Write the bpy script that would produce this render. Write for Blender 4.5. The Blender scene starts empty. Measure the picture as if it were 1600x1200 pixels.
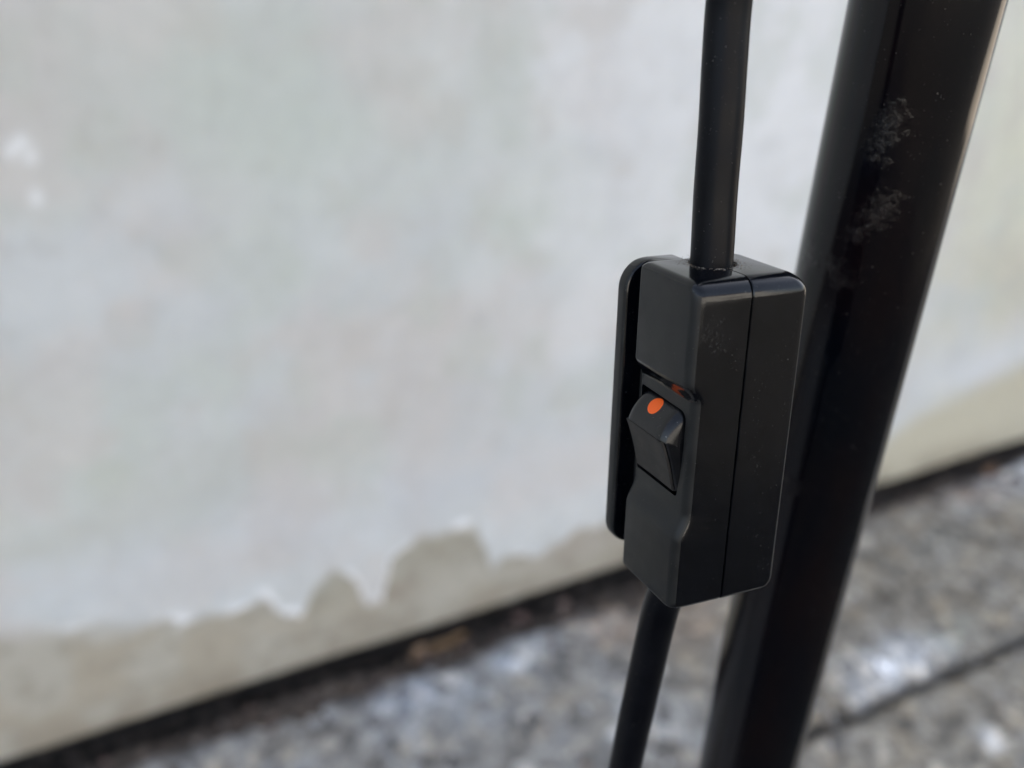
import bpy, bmesh, math, random
import numpy as np
from mathutils import Matrix, Vector
random.seed(7)
rng = np.random.default_rng(7)
scene = bpy.context.scene
col = scene.collection

# ------------------------------------------------------------------ camera
CAM_H = 0.80
RIGHT = Vector((0.99915791, 0.02031449, 0.03564810))
DOWN = Vector((0.04103006, -0.49469557, -0.86809725))
FWD = Vector((0.0, 0.86882888, -0.49511250))
cam_data = bpy.data.cameras.new('camera')
cam_data.sensor_width = 36.0
cam_data.lens = 33.75
cam_data.clip_start = 0.01
cam_data.clip_end = 1500
cam_data.dof.use_dof = True
cam_data.dof.focus_distance = 0.160
cam_data.dof.aperture_fstop = 10.0
cam = bpy.data.objects.new('camera', cam_data)
col.objects.link(cam)
U_ = -DOWN
cam.matrix_world = Matrix(((RIGHT.x, U_.x, -FWD.x, 0), (RIGHT.y, U_.y, -FWD.y, 0),
                           (RIGHT.z, U_.z, -FWD.z, CAM_H), (0, 0, 0, 1)))
scene.camera = cam

# ------------------------------------------------------------------ world, sun, exposure
SUN_EL, SUN_AZ = 30.0, 12.0        # azimuth clockwise from +Y
world = bpy.data.worlds.new('World')
scene.world = world
world.use_nodes = True
wn = world.node_tree
sky = wn.nodes.new('ShaderNodeTexSky')
sky.sky_type = 'NISHITA'
sky.sun_disc = False
sky.sun_elevation = math.radians(SUN_EL)
sky.sun_rotation = math.radians(SUN_AZ)
sky.dust_density = 3.0
sky.ozone_density = 0.8
bg = wn.nodes['Background']
bg.inputs['Strength'].default_value = 0.15
# thin high cloud: the blue is washed out towards white
bw = wn.nodes.new('ShaderNodeRGBToBW'); wn.links.new(sky.outputs['Color'], bw.inputs[0])
veil = wn.nodes.new('ShaderNodeMix'); veil.data_type = 'RGBA'; veil.blend_type = 'MULTIPLY'; veil.inputs[0].default_value = 1.0
veil.inputs[7].default_value = (1.02, 1.0, 0.985, 1); wn.links.new(bw.outputs[0], veil.inputs[6])
mixs = wn.nodes.new('ShaderNodeMix'); mixs.data_type = 'RGBA'; mixs.inputs[0].default_value = 0.44
wn.links.new(sky.outputs['Color'], mixs.inputs[6]); wn.links.new(veil.outputs[2], mixs.inputs[7])
wn.links.new(mixs.outputs[2], bg.inputs['Color'])

sd = bpy.data.lights.new('sun', 'SUN')
sd.energy = 3.0
sd.angle = math.radians(0.53)
sd.color = (1.0, 0.93, 0.84)
sun = bpy.data.objects.new('sun', sd)
col.objects.link(sun)
el, az = math.radians(SUN_EL), math.radians(SUN_AZ)
sdir = Vector((math.sin(az) * math.cos(el), math.cos(az) * math.cos(el), math.sin(el)))
sun.rotation_euler = sdir.to_track_quat('Z', 'Y').to_euler()
sun.location = (0, 0, 6)

scene.view_settings.view_transform = 'Standard'
scene.view_settings.look = 'None'
scene.view_settings.gamma = 1.0
scene.view_settings.use_curve_mapping = False
scene.view_settings.exposure = 1.85

# ------------------------------------------------------------------ helpers
def link(name, me, mat=None, parent=None):
    o = bpy.data.objects.new(name, me)
    col.objects.link(o)
    if mat is not None:
        me.materials.append(mat)
    if parent is not None:
        o.parent = parent
    return o

def empty(name, M=None):
    o = bpy.data.objects.new(name, None)
    o.empty_display_size = 0.02
    col.objects.link(o)
    if M is not None:
        o.matrix_world = M
    return o

def tag(o, label=None, cat=None, kind=None, group=None):
    if label: o['label'] = label
    if cat: o['category'] = cat
    if kind: o['kind'] = kind
    if group: o['group'] = group
    return o

def mesh_np(name, V, F, colors=None, smooth=True):
    """V (n,3) array, F (m,4) array of quads"""
    me = bpy.data.meshes.new(name)
    V = np.asarray(V, np.float32); F = np.asarray(F, np.int32)
    me.vertices.add(len(V)); me.vertices.foreach_set('co', V.ravel())
    k = F.shape[1]
    me.loops.add(F.size); me.loops.foreach_set('vertex_index', F.ravel())
    me.polygons.add(len(F))
    me.polygons.foreach_set('loop_start', np.arange(0, F.size, k, dtype=np.int32))
    me.polygons.foreach_set('loop_total', np.full(len(F), k, np.int32))
    me.update(calc_edges=True)
    if smooth:
        me.polygons.foreach_set('use_smooth', np.ones(len(F), bool))
    if colors is not None:
        a = me.color_attributes.new('tint', 'FLOAT_COLOR', 'POINT')
        c = np.ones((len(V), 4), np.float32); c[:, :colors.shape[1]] = colors
        a.data.foreach_set('color', c.ravel())
    me.validate()
    return me

def vnoise(x, y, seed=0):
    """smooth value noise of unit cell size, range -1..1"""
    r = np.random.default_rng(seed + 1000)
    T = r.uniform(-1, 1, (256, 256))
    xi = np.floor(x).astype(int); yi = np.floor(y).astype(int)
    fx = x - xi; fy = y - yi
    fx = fx * fx * fx * (fx * (fx * 6 - 15) + 10); fy = fy * fy * fy * (fy * (fy * 6 - 15) + 10)
    g = lambda a, b: T[a % 256, b % 256]
    return (g(xi, yi) * (1 - fx) * (1 - fy) + g(xi + 1, yi) * fx * (1 - fy)
            + g(xi, yi + 1) * (1 - fx) * fy + g(xi + 1, yi + 1) * fx * fy)

def fbm(x, y, scale, octaves=4, seed=0, gain=0.5):
    v = 0; a = 1; tot = 0
    for i in range(octaves):
        v = v + a * vnoise(x / scale + 17.3 * i, y / scale - 9.1 * i, seed + i * 13)
        tot += a; a *= gain; scale /= 2.03
    return v / tot * 1.6

def sstep(a, b, x):
    t = np.clip((x - a) / (b - a), 0, 1)
    return t * t * (3 - 2 * t)

def nodes_of(m):
    m.use_nodes = True
    nt = m.node_tree
    return nt, nt.nodes['Principled BSDF']

def N(nt, typ, **kw):
    n = nt.nodes.new(typ)
    for k, v in kw.items():
        if k in n.inputs.keys():
            n.inputs[k].default_value = v
        else:
            setattr(n, k, v)
    return n

def L(nt, a, b):
    nt.links.new(a, b)

def mix(nt, fac, a, b, mode='MIX'):
    n = nt.nodes.new('ShaderNodeMix'); n.data_type = 'RGBA'; n.blend_type = mode
    for i, v in ((0, fac), (6, a), (7, b)):
        if isinstance(v, (int, float)): n.inputs[i].default_value = v
        elif isinstance(v, tuple): n.inputs[i].default_value = v if len(v) == 4 else (*v, 1)
        else: nt.links.new(v, n.inputs[i])
    return n.outputs[2]

def ramp(nt, src, stops):
    r = nt.nodes.new('ShaderNodeValToRGB')
    els = r.color_ramp.elements
    while len(els) < len(stops): els.new(0.5)
    for e, (p, c) in zip(els, stops):
        e.position = p; e.color = (c, c, c, 1) if isinstance(c, (int, float)) else (*c, 1)
    nt.links.new(src, r.inputs[0])
    return r.outputs[0]

# ------------------------------------------------------------------ materials
def mat_wall():
    m = bpy.data.materials.new('weathered_wall_paint'); nt, b = nodes_of(m)
    at = N(nt, 'ShaderNodeVertexColor', layer_name='tint')
    tc = N(nt, 'ShaderNodeTexCoord')
    n1 = N(nt, 'ShaderNodeTexNoise', Scale=60.0, Detail=5.0); L(nt, tc.outputs['Object'], n1.inputs['Vector'])
    n2 = N(nt, 'ShaderNodeTexNoise', Scale=420.0, Detail=3.0); L(nt, tc.outputs['Object'], n2.inputs['Vector'])
    f = ramp(nt, n1.outputs['Fac'], [(0.3, (0.97, 0.97, 0.965)), (0.7, (1.02, 1.02, 1.02))])
    c = mix(nt, 1.0, at.outputs['Color'], f, 'MULTIPLY')
    L(nt, c, b.inputs['Base Color'])
    b.inputs['Roughness'].default_value = 0.62
    b.inputs['Specular IOR Level'].default_value = 0.35
    bp = N(nt, 'ShaderNodeBump', Strength=0.5, Distance=0.0006)
    L(nt, n2.outputs['Fac'], bp.inputs['Height']); L(nt, bp.outputs[0], b.inputs['Normal'])
    return m

def mat_concrete():
    m = bpy.data.materials.new('old_concrete'); nt, b = nodes_of(m)
    at = N(nt, 'ShaderNodeVertexColor', layer_name='tint')
    tc = N(nt, 'ShaderNodeTexCoord')
    wob = N(nt, 'ShaderNodeTexNoise', Scale=90.0, Detail=2.0); L(nt, tc.outputs['Object'], wob.inputs['Vector'])
    vo = N(nt, 'ShaderNodeTexVoronoi', Scale=55.0, Randomness=1.0); L(nt, tc.outputs['Object'], vo.inputs['Vector'])
    v2 = N(nt, 'ShaderNodeTexVoronoi', Scale=150.0); L(nt, tc.outputs['Object'], v2.inputs['Vector'])
    sep = N(nt, 'ShaderNodeSeparateColor'); L(nt, vo.outputs['Color'], sep.inputs[0])
    stone = ramp(nt, sep.outputs[0], [(0.0, (0.45, 0.43, 0.41)), (0.35, (0.92, 0.91, 0.89)), (0.7, (1.05, 1.04, 1.01)),
                                      (0.9, (1.25, 1.15, 1.0)), (1.0, (1.8, 1.78, 1.75))])
    edge = ramp(nt, vo.outputs['Distance'], [(0.35, 1.0), (0.75, 0.78)])
    sep2 = N(nt, 'ShaderNodeSeparateColor'); L(nt, v2.outputs['Color'], sep2.inputs[0])
    fine = ramp(nt, sep2.outputs[1], [(0.0, 0.75), (0.6, 1.0), (1.0, 1.3)])
    c = mix(nt, 1.0, at.outputs['Color'], stone, 'MULTIPLY')
    c = mix(nt, 1.0, c, edge, 'MULTIPLY')
    c = mix(nt, 1.0, c, fine, 'MULTIPLY')
    L(nt, c, b.inputs['Base Color'])
    b.inputs['Roughness'].default_value = 0.85
    bp = N(nt, 'ShaderNodeBump', Strength=0.9, Distance=0.003)
    L(nt, vo.outputs['Distance'], bp.inputs['Height']); bp.invert = True
    bp2 = N(nt, 'ShaderNodeBump', Strength=0.8, Distance=0.002)
    L(nt, wob.outputs['Fac'], bp2.inputs['Height']); L(nt, bp.outputs[0], bp2.inputs['Normal'])
    L(nt, bp2.outputs[0], b.inputs['Normal'])
    return m

def mat_soil():
    m = bpy.data.materials.new('damp_soil'); nt, b = nodes_of(m)
    tc = N(nt, 'ShaderNodeTexCoord')
    n1 = N(nt, 'ShaderNodeTexNoise', Scale=70.0, Detail=6.0); L(nt, tc.outputs['Object'], n1.inputs['Vector'])
    c = ramp(nt, n1.outputs['Fac'], [(0.3, (0.03, 0.024, 0.019)), (0.52, (0.085, 0.066, 0.052)), (0.75, (0.20, 0.155, 0.125))])
    L(nt, c, b.inputs['Base Color'])
    b.inputs['Roughness'].default_value = 0.95
    bp = N(nt, 'ShaderNodeBump', Strength=1.0, Distance=0.006)
    L(nt, n1.outputs['Fac'], bp.inputs['Height']); L(nt, bp.outputs[0], b.inputs['Normal'])
    return m

def mat_ground():
    m = bpy.data.materials.new('dark_soil_ground'); nt, b = nodes_of(m)
    tc = N(nt, 'ShaderNodeTexCoord')
    n1 = N(nt, 'ShaderNodeTexNoise', Scale=3.0, Detail=12.0); L(nt, tc.outputs['Object'], n1.inputs['Vector'])
    c = ramp(nt, n1.outputs['Fac'], [(0.3, (0.022, 0.020, 0.015)), (0.7, (0.055, 0.050, 0.036))])
    L(nt, c, b.inputs['Base Color']); b.inputs['Roughness'].default_value = 0.95
    return m

def mat_plastic(name, base, rough, dust=0.5, spec=0.5, scuffs=None):
    """black moulded plastic: fine grain, dust specks, smudges"""
    m = bpy.data.materials.new(name); nt, b = nodes_of(m)
    tc = N(nt, 'ShaderNodeTexCoord')
    sm = N(nt, 'ShaderNodeTexNoise', Scale=170.0, Detail=5.0, Roughness=0.6); L(nt, tc.outputs['Object'], sm.inputs['Vector'])
    sp = N(nt, 'ShaderNodeTexNoise', Scale=2600.0, Detail=1.0); L(nt, tc.outputs['Object'], sp.inputs['Vector'])
    gate = N(nt, 'ShaderNodeTexNoise', Scale=140.0, Detail=2.0); L(nt, tc.outputs['Object'], gate.inputs['Vector'])
    speck = ramp(nt, sp.outputs['Fac'], [(0.735, 0.0), (0.78, 1.0)])
    g = ramp(nt, gate.outputs['Fac'], [(0.35, 0.15), (0.65, 1.0)])
    mu = N(nt, 'ShaderNodeMath', operation='MULTIPLY'); L(nt, speck, mu.inputs[0]); L(nt, g, mu.inputs[1])
    mu2 = N(nt, 'ShaderNodeMath', operation='MULTIPLY'); L(nt, mu.outputs[0], mu2.inputs[0]); mu2.inputs[1].default_value = dust
    haze = ramp(nt, sm.outputs['Fac'], [(0.4, base), (0.75, tuple(x * 1.5 + 0.001 for x in base))])
    c = mix(nt, mu2.outputs[0], haze, (0.30, 0.29, 0.27))
    if scuffs:
        msk, _, _ = blob_mask(nt, tc, scuffs, 2200.0, 0.53)
        k = N(nt, 'ShaderNodeMath', operation='MULTIPLY'); L(nt, msk, k.inputs[0]); k.inputs[1].default_value = 0.6
        c = mix(nt, k.outputs[0], c, (0.13, 0.125, 0.12))
    L(nt, c, b.inputs['Base Color'])
    r = ramp(nt, sm.outputs['Fac'], [(0.3, rough * 0.82), (0.7, rough * 1.25)])
    L(nt, r, b.inputs['Roughness'])
    b.inputs['Specular IOR Level'].default_value = spec
    gr = N(nt, 'ShaderNodeTexNoise', Scale=3800.0, Detail=2.0); L(nt, tc.outputs['Object'], gr.inputs['Vector'])
    bp = N(nt, 'ShaderNodeBump', Strength=0.25, Distance=0.00004)
    L(nt, gr.outputs['Fac'], bp.inputs['Height'])
    wv = N(nt, 'ShaderNodeTexNoise', Scale=90.0, Detail=2.0); L(nt, tc.outputs['Object'], wv.inputs['Vector'])
    bp2 = N(nt, 'ShaderNodeBump', Strength=0.35, Distance=0.00025)
    L(nt, wv.outputs['Fac'], bp2.inputs['Height']); L(nt, bp.outputs[0], bp2.inputs['Normal'])
    L(nt, bp2.outputs[0], b.inputs['Normal'])
    return m

def blob_mask(nt, tc, spots, breakup_scale, thr):
    """union of soft spheres (in object space) broken up by noise"""
    total = None
    dn = N(nt, 'ShaderNodeTexNoise', Scale=420.0, Detail=3.0); L(nt, tc.outputs['Object'], dn.inputs['Vector'])
    ds = N(nt, 'ShaderNodeVectorMath', operation='MULTIPLY_ADD'); L(nt, dn.outputs['Color'], ds.inputs[0]); ds.inputs[1].default_value = (.008, .008, .008); ds.inputs[2].default_value = (-.004, -.004, -.004)
    dv = N(nt, 'ShaderNodeVectorMath', operation='ADD'); L(nt, ds.outputs[0], dv.inputs[0]); L(nt, tc.outputs['Object'], dv.inputs[1])
    for (p, r) in spots:
        d = N(nt, 'ShaderNodeVectorMath', operation='DISTANCE'); L(nt, dv.outputs[0], d.inputs[0]); d.inputs[1].default_value = p
        mr = N(nt, 'ShaderNodeMapRange'); mr.inputs[1].default_value = r; mr.inputs[2].default_value = r * 0.2
        L(nt, d.outputs['Value'], mr.inputs[0])
        if total is None: total = mr.outputs[0]
        else:
            mx = N(nt, 'ShaderNodeMath', operation='MAXIMUM'); L(nt, total, mx.inputs[0]); L(nt, mr.outputs[0], mx.inputs[1]); total = mx.outputs[0]
    mp = N(nt, 'ShaderNodeMapping'); mp.inputs['Scale'].default_value = (1, 1, 0.45); mp.inputs['Rotation'].default_value = (0.5, 0.3, 0); L(nt, tc.outputs['Object'], mp.inputs[0])
    n = N(nt, 'ShaderNodeTexNoise', Scale=breakup_scale, Detail=5.0, Roughness=0.75, Distortion=1.2); L(nt, mp.outputs[0], n.inputs['Vector'])
    pk = ramp(nt, n.outputs['Fac'], [(thr, 0.0), (thr + 0.12, 1.0)])
    mu = N(nt, 'ShaderNodeMath', operation='MULTIPLY'); L(nt, total, mu.inputs[0]); L(nt, pk, mu.inputs[1])
    return mu.outputs[0], n.outputs['Fac'], total

def mat_pole(spots):
    m = bpy.data.materials.new('black_gloss_pole_paint'); nt, b = nodes_of(m)
    tc = N(nt, 'ShaderNodeTexCoord')
    msk, nf, tot = blob_mask(nt, tc, spots, 1300.0, 0.53)
    st = N(nt, 'ShaderNodeMapping'); st.inputs['Scale'].default_value = (1, 1, 0.25); L(nt, tc.outputs['Object'], st.inputs[0])
    sm = N(nt, 'ShaderNodeTexNoise', Scale=120.0, Detail=5.0); L(nt, st.outputs[0], sm.inputs['Vector'])
    base = ramp(nt, sm.outputs['Fac'], [(0.35, (0.0012, 0.0018, 0.0038)), (0.7, (0.0042, 0.0024, 0.0032))])  # reddish end hints at red-brown reflections, put into the base colour
    sp = N(nt, 'ShaderNodeTexNoise', Scale=2300.0, Detail=1.0); L(nt, tc.outputs['Object'], sp.inputs['Vector'])
    speck = ramp(nt, sp.outputs['Fac'], [(0.745, 0.0), (0.79, 0.35)])
    c = mix(nt, speck, base, (0.25, 0.23, 0.21))
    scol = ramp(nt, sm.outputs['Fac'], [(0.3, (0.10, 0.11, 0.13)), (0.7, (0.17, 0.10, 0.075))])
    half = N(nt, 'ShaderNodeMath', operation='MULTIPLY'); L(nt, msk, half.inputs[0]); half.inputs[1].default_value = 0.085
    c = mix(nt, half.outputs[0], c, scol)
    L(nt, c, b.inputs['Base Color'])
    b.inputs['Specular IOR Level'].default_value = 0.33
    r = ramp(nt, msk, [(0.0, 0.11), (1.0, 0.42)])
    L(nt, r, b.inputs['Roughness'])
    bp = N(nt, 'ShaderNodeBump', Strength=0.7, Distance=0.00025)
    mu = N(nt, 'ShaderNodeMath', operation='MULTIPLY'); L(nt, nf, mu.inputs[0]); L(nt, tot, mu.inputs[1])
    L(nt, mu.outputs[0], bp.inputs['Height'])
    wv = N(nt, 'ShaderNodeTexNoise', Scale=45.0, Detail=3.0); L(nt, st.outputs[0], wv.inputs['Vector'])
    bp2 = N(nt, 'ShaderNodeBump', Strength=0.25, Distance=0.0002)
    L(nt, wv.outputs['Fac'], bp2.inputs['Height']); L(nt, bp.outputs[0], bp2.inputs['Normal'])
    L(nt, bp2.outputs[0], b.inputs['Normal'])
    return m

def mat_plain(name, base, rough=0.6, noise=0.0, scale=200):
    m = bpy.data.materials.new(name); nt, b = nodes_of(m)
    tc = N(nt, 'ShaderNodeTexCoord')
    n = N(nt, 'ShaderNodeTexNoise', Scale=float(scale), Detail=4.0); L(nt, tc.outputs['Object'], n.inputs['Vector'])
    c = ramp(nt, n.outputs['Fac'], [(0.3, tuple(x * (1 - noise) for x in base)), (0.7, tuple(min(1, x * (1 + noise)) for x in base))])
    L(nt, c, b.inputs['Base Color']); b.inputs['Roughness'].default_value = rough
    return m

M_WALL = mat_wall(); M_CONC = mat_concrete(); M_SOIL = mat_soil(); M_GROUND = mat_ground()

# ------------------------------------------------------------------ setting, laid out along the wall
WX = Vector((0.88677648, 0.46219853, 0)); WY = Vector((-0.46219853, 0.88677648, 0))
WO = Vector((-0.46505983, 0.59705825, 0))
WM = Matrix(((WX.x, WY.x, 0, WO.x), (WX.y, WY.y, 0, WO.y), (0, 0, 1, 0), (0, 0, 0, 1)))

# ground: one sheet out to the horizon
gm = bpy.data.meshes.new('ground')
bm = bmesh.new()
R = 600
xs = [-R, -60, -8, -3, 0, 3, 8, 60, R]
vv = [[bm.verts.new((x, y, -0.045)) for x in xs] for y in xs]
for j in range(8):
    for i in range(8):
        bm.faces.new((vv[j][i], vv[j][i + 1], vv[j + 1][i + 1], vv[j + 1][i]))
bm.to_mesh(gm); bm.free()
tag(link('ground', gm, M_GROUND), kind='structure')

def axis(parts):
    out = []
    for a, b, step in parts:
        n = max(1, int(round((b - a) / step)))
        out += list(np.linspace(a, b, n, endpoint=False))
    out.append(parts[-1][1])
    return np.array(out)

def grid_faces(nx, ny, flip=False):
    i = np.arange(nx - 1)[None, :] + np.arange(ny - 1)[:, None] * nx
    i = i.ravel()
    F = np.stack([i, i + 1, i + 1 + nx, i + nx], 1)
    return F[:, ::-1] if flip else F

def gauss(X, Y, cx, cy, rx, ry):
    return np.exp(-(((X - cx) / rx) ** 2 + ((Y - cy) / ry) ** 2))

def blend(C, w, c):
    w = np.clip(w, 0, 1)[..., None]
    return C * (1 - w) + np.array(c) * w

# wall ---------------------------------------------------------------
peel = np.array([(-0.6, 0.16), (-0.2, .19), (0.0, .185), (0.031, 0.178), (0.06, 0.168), (0.086, 0.162), (0.131, 0.15), (0.171, 0.142), (0.206, 0.137), (0.237, 0.136),
    (0.262, 0.134), (0.276, 0.106), (0.292, 0.102), (0.308, 0.133), (0.328, 0.148), (0.348, 0.129), (0.363, 0.09), (0.378, 0.09),
    (0.39, 0.136), (0.419, 0.156), (0.455, 0.157), (0.489, 0.150), (0.501, 0.117), (0.507, 0.088), (0.525, 0.100), (0.545, 0.099),
    (0.559, 0.080), (0.583, 0.092), (0.616, 0.105), (0.65, 0.109), (0.68, 0.113), (0.8, .10), (0.95, .095), (1.102, 0.108), (1.146, 0.132),
    (1.202, 0.146), (1.275, 0.155), (1.342, 0.172), (1.6, .19), (2.2, .17)])
WS = axis([(-2.5, -0.3, 0.2), (-0.3, 0.0, 0.006), (0.0, 1.9, 0.003), (1.9, 2.3, 0.02), (2.3, 3.4, 0.1)])
WZ = axis([(0.022, 0.26, 0.003), (0.26, 0.85, 0.006), (0.85, 1.0, 0.05), (1.0, 2.3, 0.2)])
S, Z = np.meshgrid(WS, WZ)
B = np.interp(S, peel[:, 0], peel[:, 1]) + 0.006 * fbm(S, Z, 0.02, 4, 3) + 0.004 * fbm(S, Z, 0.06, 3, 8)
softR = sstep(0.95, 1.15, S)
softL = 1.6 * (1 - sstep(0.08, 0.24, S))
wid = 0.0045 + 0.020 * softR + 0.010 * softL + 0.004 * sstep(0, .6, fbm(S, Z, 0.05, 3, 15))
pm = sstep(-1, 1, (Z - B) / wid)                         # 1 = paint still on
C = np.zeros(S.shape + (3,)) + np.array((0.615, 0.64, 0.65))
f1 = fbm(S, Z, 0.16, 5, 21); f2 = fbm(S, Z, 0.10, 5, 33); f3 = fbm(S, Z, 0.05, 4, 47); f4 = fbm(S, Z * 0.4, 0.09, 4, 51)
C = blend(C, 0.70 * sstep(-0.2, 0.6, f1) * sstep(0.2, 0.35, Z), (0.575, 0.615, 0.56))
C = blend(C, 0.70 * sstep(-0.1, 0.6, f2), (0.635, 0.605, 0.585))
C = blend(C, 0.35 * sstep(0.1, 0.7, f3), (0.55, 0.555, 0.545))
# places taken from the photo: (s, z, radius s, radius z, strength, colour)
for (a, b_, ra, rb, k, c) in [
    (0.16, 0.64, 0.10, 0.06, .55, (0.60, 0.585, 0.57)), (0.30, 0.62, 0.09, 0.08, .60, (0.57, 0.625, 0.585)),
    (0.43, 0.66, 0.08, 0.06, .45, (0.60, 0.60, 0.585)), (0.40, 0.55, 0.07, 0.07, .45, (0.57, 0.62, 0.59)),
    (0.24, 0.55, 0.05, 0.04, .35, (0.62, 0.60, 0.60)), (0.60, 0.50, 0.10, 0.18, .35, (0.67, 0.68, 0.70)),
    (0.80, 0.60, 0.26, 0.34, 1.0, (0.80, 0.815, 0.835)), (0.90, 0.30, 0.16, 0.20, .6, (0.74, 0.77, 0.81)),  # broad pale patches put the brighter light on the right into the paint
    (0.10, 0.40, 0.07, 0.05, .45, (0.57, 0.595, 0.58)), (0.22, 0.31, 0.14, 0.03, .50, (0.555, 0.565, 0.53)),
    (0.33, 0.30, 0.05, 0.018, .50, (0.52, 0.53, 0.47)), (0.14, 0.325, 0.02, 0.02, .5, (0.50, 0.53, 0.46)),
    (0.46, 0.30, 0.08, 0.04, .45, (0.60, 0.585, 0.575)), (0.06, 0.60, 0.03, 0.03, .4, (0.56, 0.55, 0.53)),
    (0.13, 0.20, 0.12, 0.05, .5, (0.60, 0.645, 0.67)), (0.40, 0.22, 0.25, 0.04, .45, (0.63, 0.65, 0.69)),
    (0.10, 0.275, 0.10, 0.02, .55, (0.53, 0.54, 0.50)), (0.50, 0.40, 0.010, 0.014, .45, (0.47, 0.48, 0.47)),
    (0.80, 0.53, 0.018, 0.014, .40, (0.60, 0.62, 0.63)), (0.32, 0.60, 0.010, 0.012, .35, (0.50, 0.52, 0.54)),
    (1.32, 0.54, 0.22, 0.30, 1.2, (0.70, 0.71, 0.60)), (1.33, 0.31, 0.16, 0.06, 1.0, (0.60, 0.575, 0.49)),
    (1.22, 0.36, 0.06, 0.04, .5, (0.62, 0.61, 0.53)), (1.27, 0.205, 0.18, 0.030, .85, (0.69, 0.72, 0.76)),
    (1.36, 0.42, 0.06, 0.05, .5, (0.64, 0.65, 0.55))]:
    wob = 1 + 0.35 * f3
    C = blend(C, k * gauss(S + 0.02 * f2, Z + 0.02 * f1, a, b_, ra * wob, rb * wob), c)
# streaks right of the pole run down the wall
C = blend(C, 0.4 * sstep(0.0, 0.8, fbm(S, Z * 0.12, 0.03, 3, 61)) * sstep(1.1, 1.2, S) * sstep(.25, .4, Z), (0.62, 0.63, 0.54))
m5 = fbm(S, Z, 0.035, 4, 120); m6 = fbm(S, Z, 0.07, 4, 131)
C = C * (1 + 0.022 * m5 + 0.035 * m6)[..., None]
C = blend(C, 0.35 * sstep(0.25, 0.8, fbm(S, Z, 0.045, 4, 140)) * sstep(0.17, 0.26, Z), (0.575, 0.55, 0.515))
C = blend(C, 0.30 * sstep(0.3, 0.8, fbm(S, Z, 0.06, 4, 150)) * sstep(0.17, 0.26, Z), (0.54, 0.585, 0.53))
# small brownish blemishes, denser top-left
blem = sstep(0.55, 0.8, fbm(S, Z, 0.022, 3, 77)) * (0.35 + 0.65 * gauss(S, Z, 0.12, 0.58, 0.12, 0.12))
C = blend(C, 0.22 * blem, (0.42, 0.41, 0.38))
for (a, b_) in [(0.131, 0.604), (0.124, 0.598), (0.133, 0.563), (0.135, .593)]:
    C = blend(C, gauss(S, Z, a, b_, 0.0045, 0.005), (0.88, 0.90, 0.92))
# bare dirty render under the flaked paint
g1 = fbm(S, Z, 0.05, 5, 91); g2 = fbm(S, Z, 0.018, 4, 95)
E_ = np.zeros(C.shape) + np.array((0.45, 0.43, 0.375))
E_ = blend(E_, 0.5 * sstep(-0.2, 0.7, g1), (0.41, 0.365, 0.29))
E_ = blend(E_, 0.5 * sstep(0.0, 0.7, g2), (0.29, 0.26, 0.21))
E_ = blend(E_, 0.6 * gauss(S, Z, 0.44, 0.135, 0.06, 0.03), (0.35, 0.33, 0.27))
E_ = blend(E_, 0.5 * gauss(S, Z, 0.32, 0.12, 0.03, 0.03), (0.35, 0.34, 0.28))
E_ = blend(E_, 0.6 * (1 - sstep(0.1, 0.35, S)) * sstep(-0.3, 0.5, g1), (0.40, 0.36, 0.29))
E_ = blend(E_, 0.6 * gauss(S, Z, 0.40, 0.092, 0.03, 0.016), (0.30, 0.26, 0.21))
E_ = blend(E_, 0.5 * gauss(S, Z, 0.62, 0.085, 0.06, 0.02), (0.38, 0.34, 0.31))
E_ = blend(E_, softR * 0.9, (0.57, 0.545, 0.44))
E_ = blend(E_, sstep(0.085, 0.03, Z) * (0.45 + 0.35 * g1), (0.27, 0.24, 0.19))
C = E_ * (1 - pm[..., None]) + C * pm[..., None]
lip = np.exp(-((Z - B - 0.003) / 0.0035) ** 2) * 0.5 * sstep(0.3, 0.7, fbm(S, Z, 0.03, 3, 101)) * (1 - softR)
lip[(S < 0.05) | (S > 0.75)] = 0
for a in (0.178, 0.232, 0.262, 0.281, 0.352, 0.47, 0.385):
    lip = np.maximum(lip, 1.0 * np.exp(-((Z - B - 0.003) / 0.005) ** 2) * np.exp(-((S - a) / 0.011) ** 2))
C = blend(C, 1.2 * lip, (0.90, 0.92, 0.95))  # chalky broken edges, plus the light they catch put into the colour
# relief: paint film, curled lips, trowel waves, rounded bottom arris
Y = -0.0012 * pm - 0.0025 * lip + 0.0015 * fbm(S, Z, 0.25, 3, 5) + 0.0004 * fbm(S, Z, 0.012, 3, 6)
edge = np.clip(0.034 - Z, 0, None)
Y = Y + 0.012 * (edge / 0.012) ** 2
nx, nz = len(WS), len(WZ)
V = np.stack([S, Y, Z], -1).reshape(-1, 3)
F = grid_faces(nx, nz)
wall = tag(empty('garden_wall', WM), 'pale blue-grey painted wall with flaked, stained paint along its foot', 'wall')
link('wall_face', mesh_np('wall_face', V, F, C.reshape(-1, 3)), M_WALL, wall)
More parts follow.
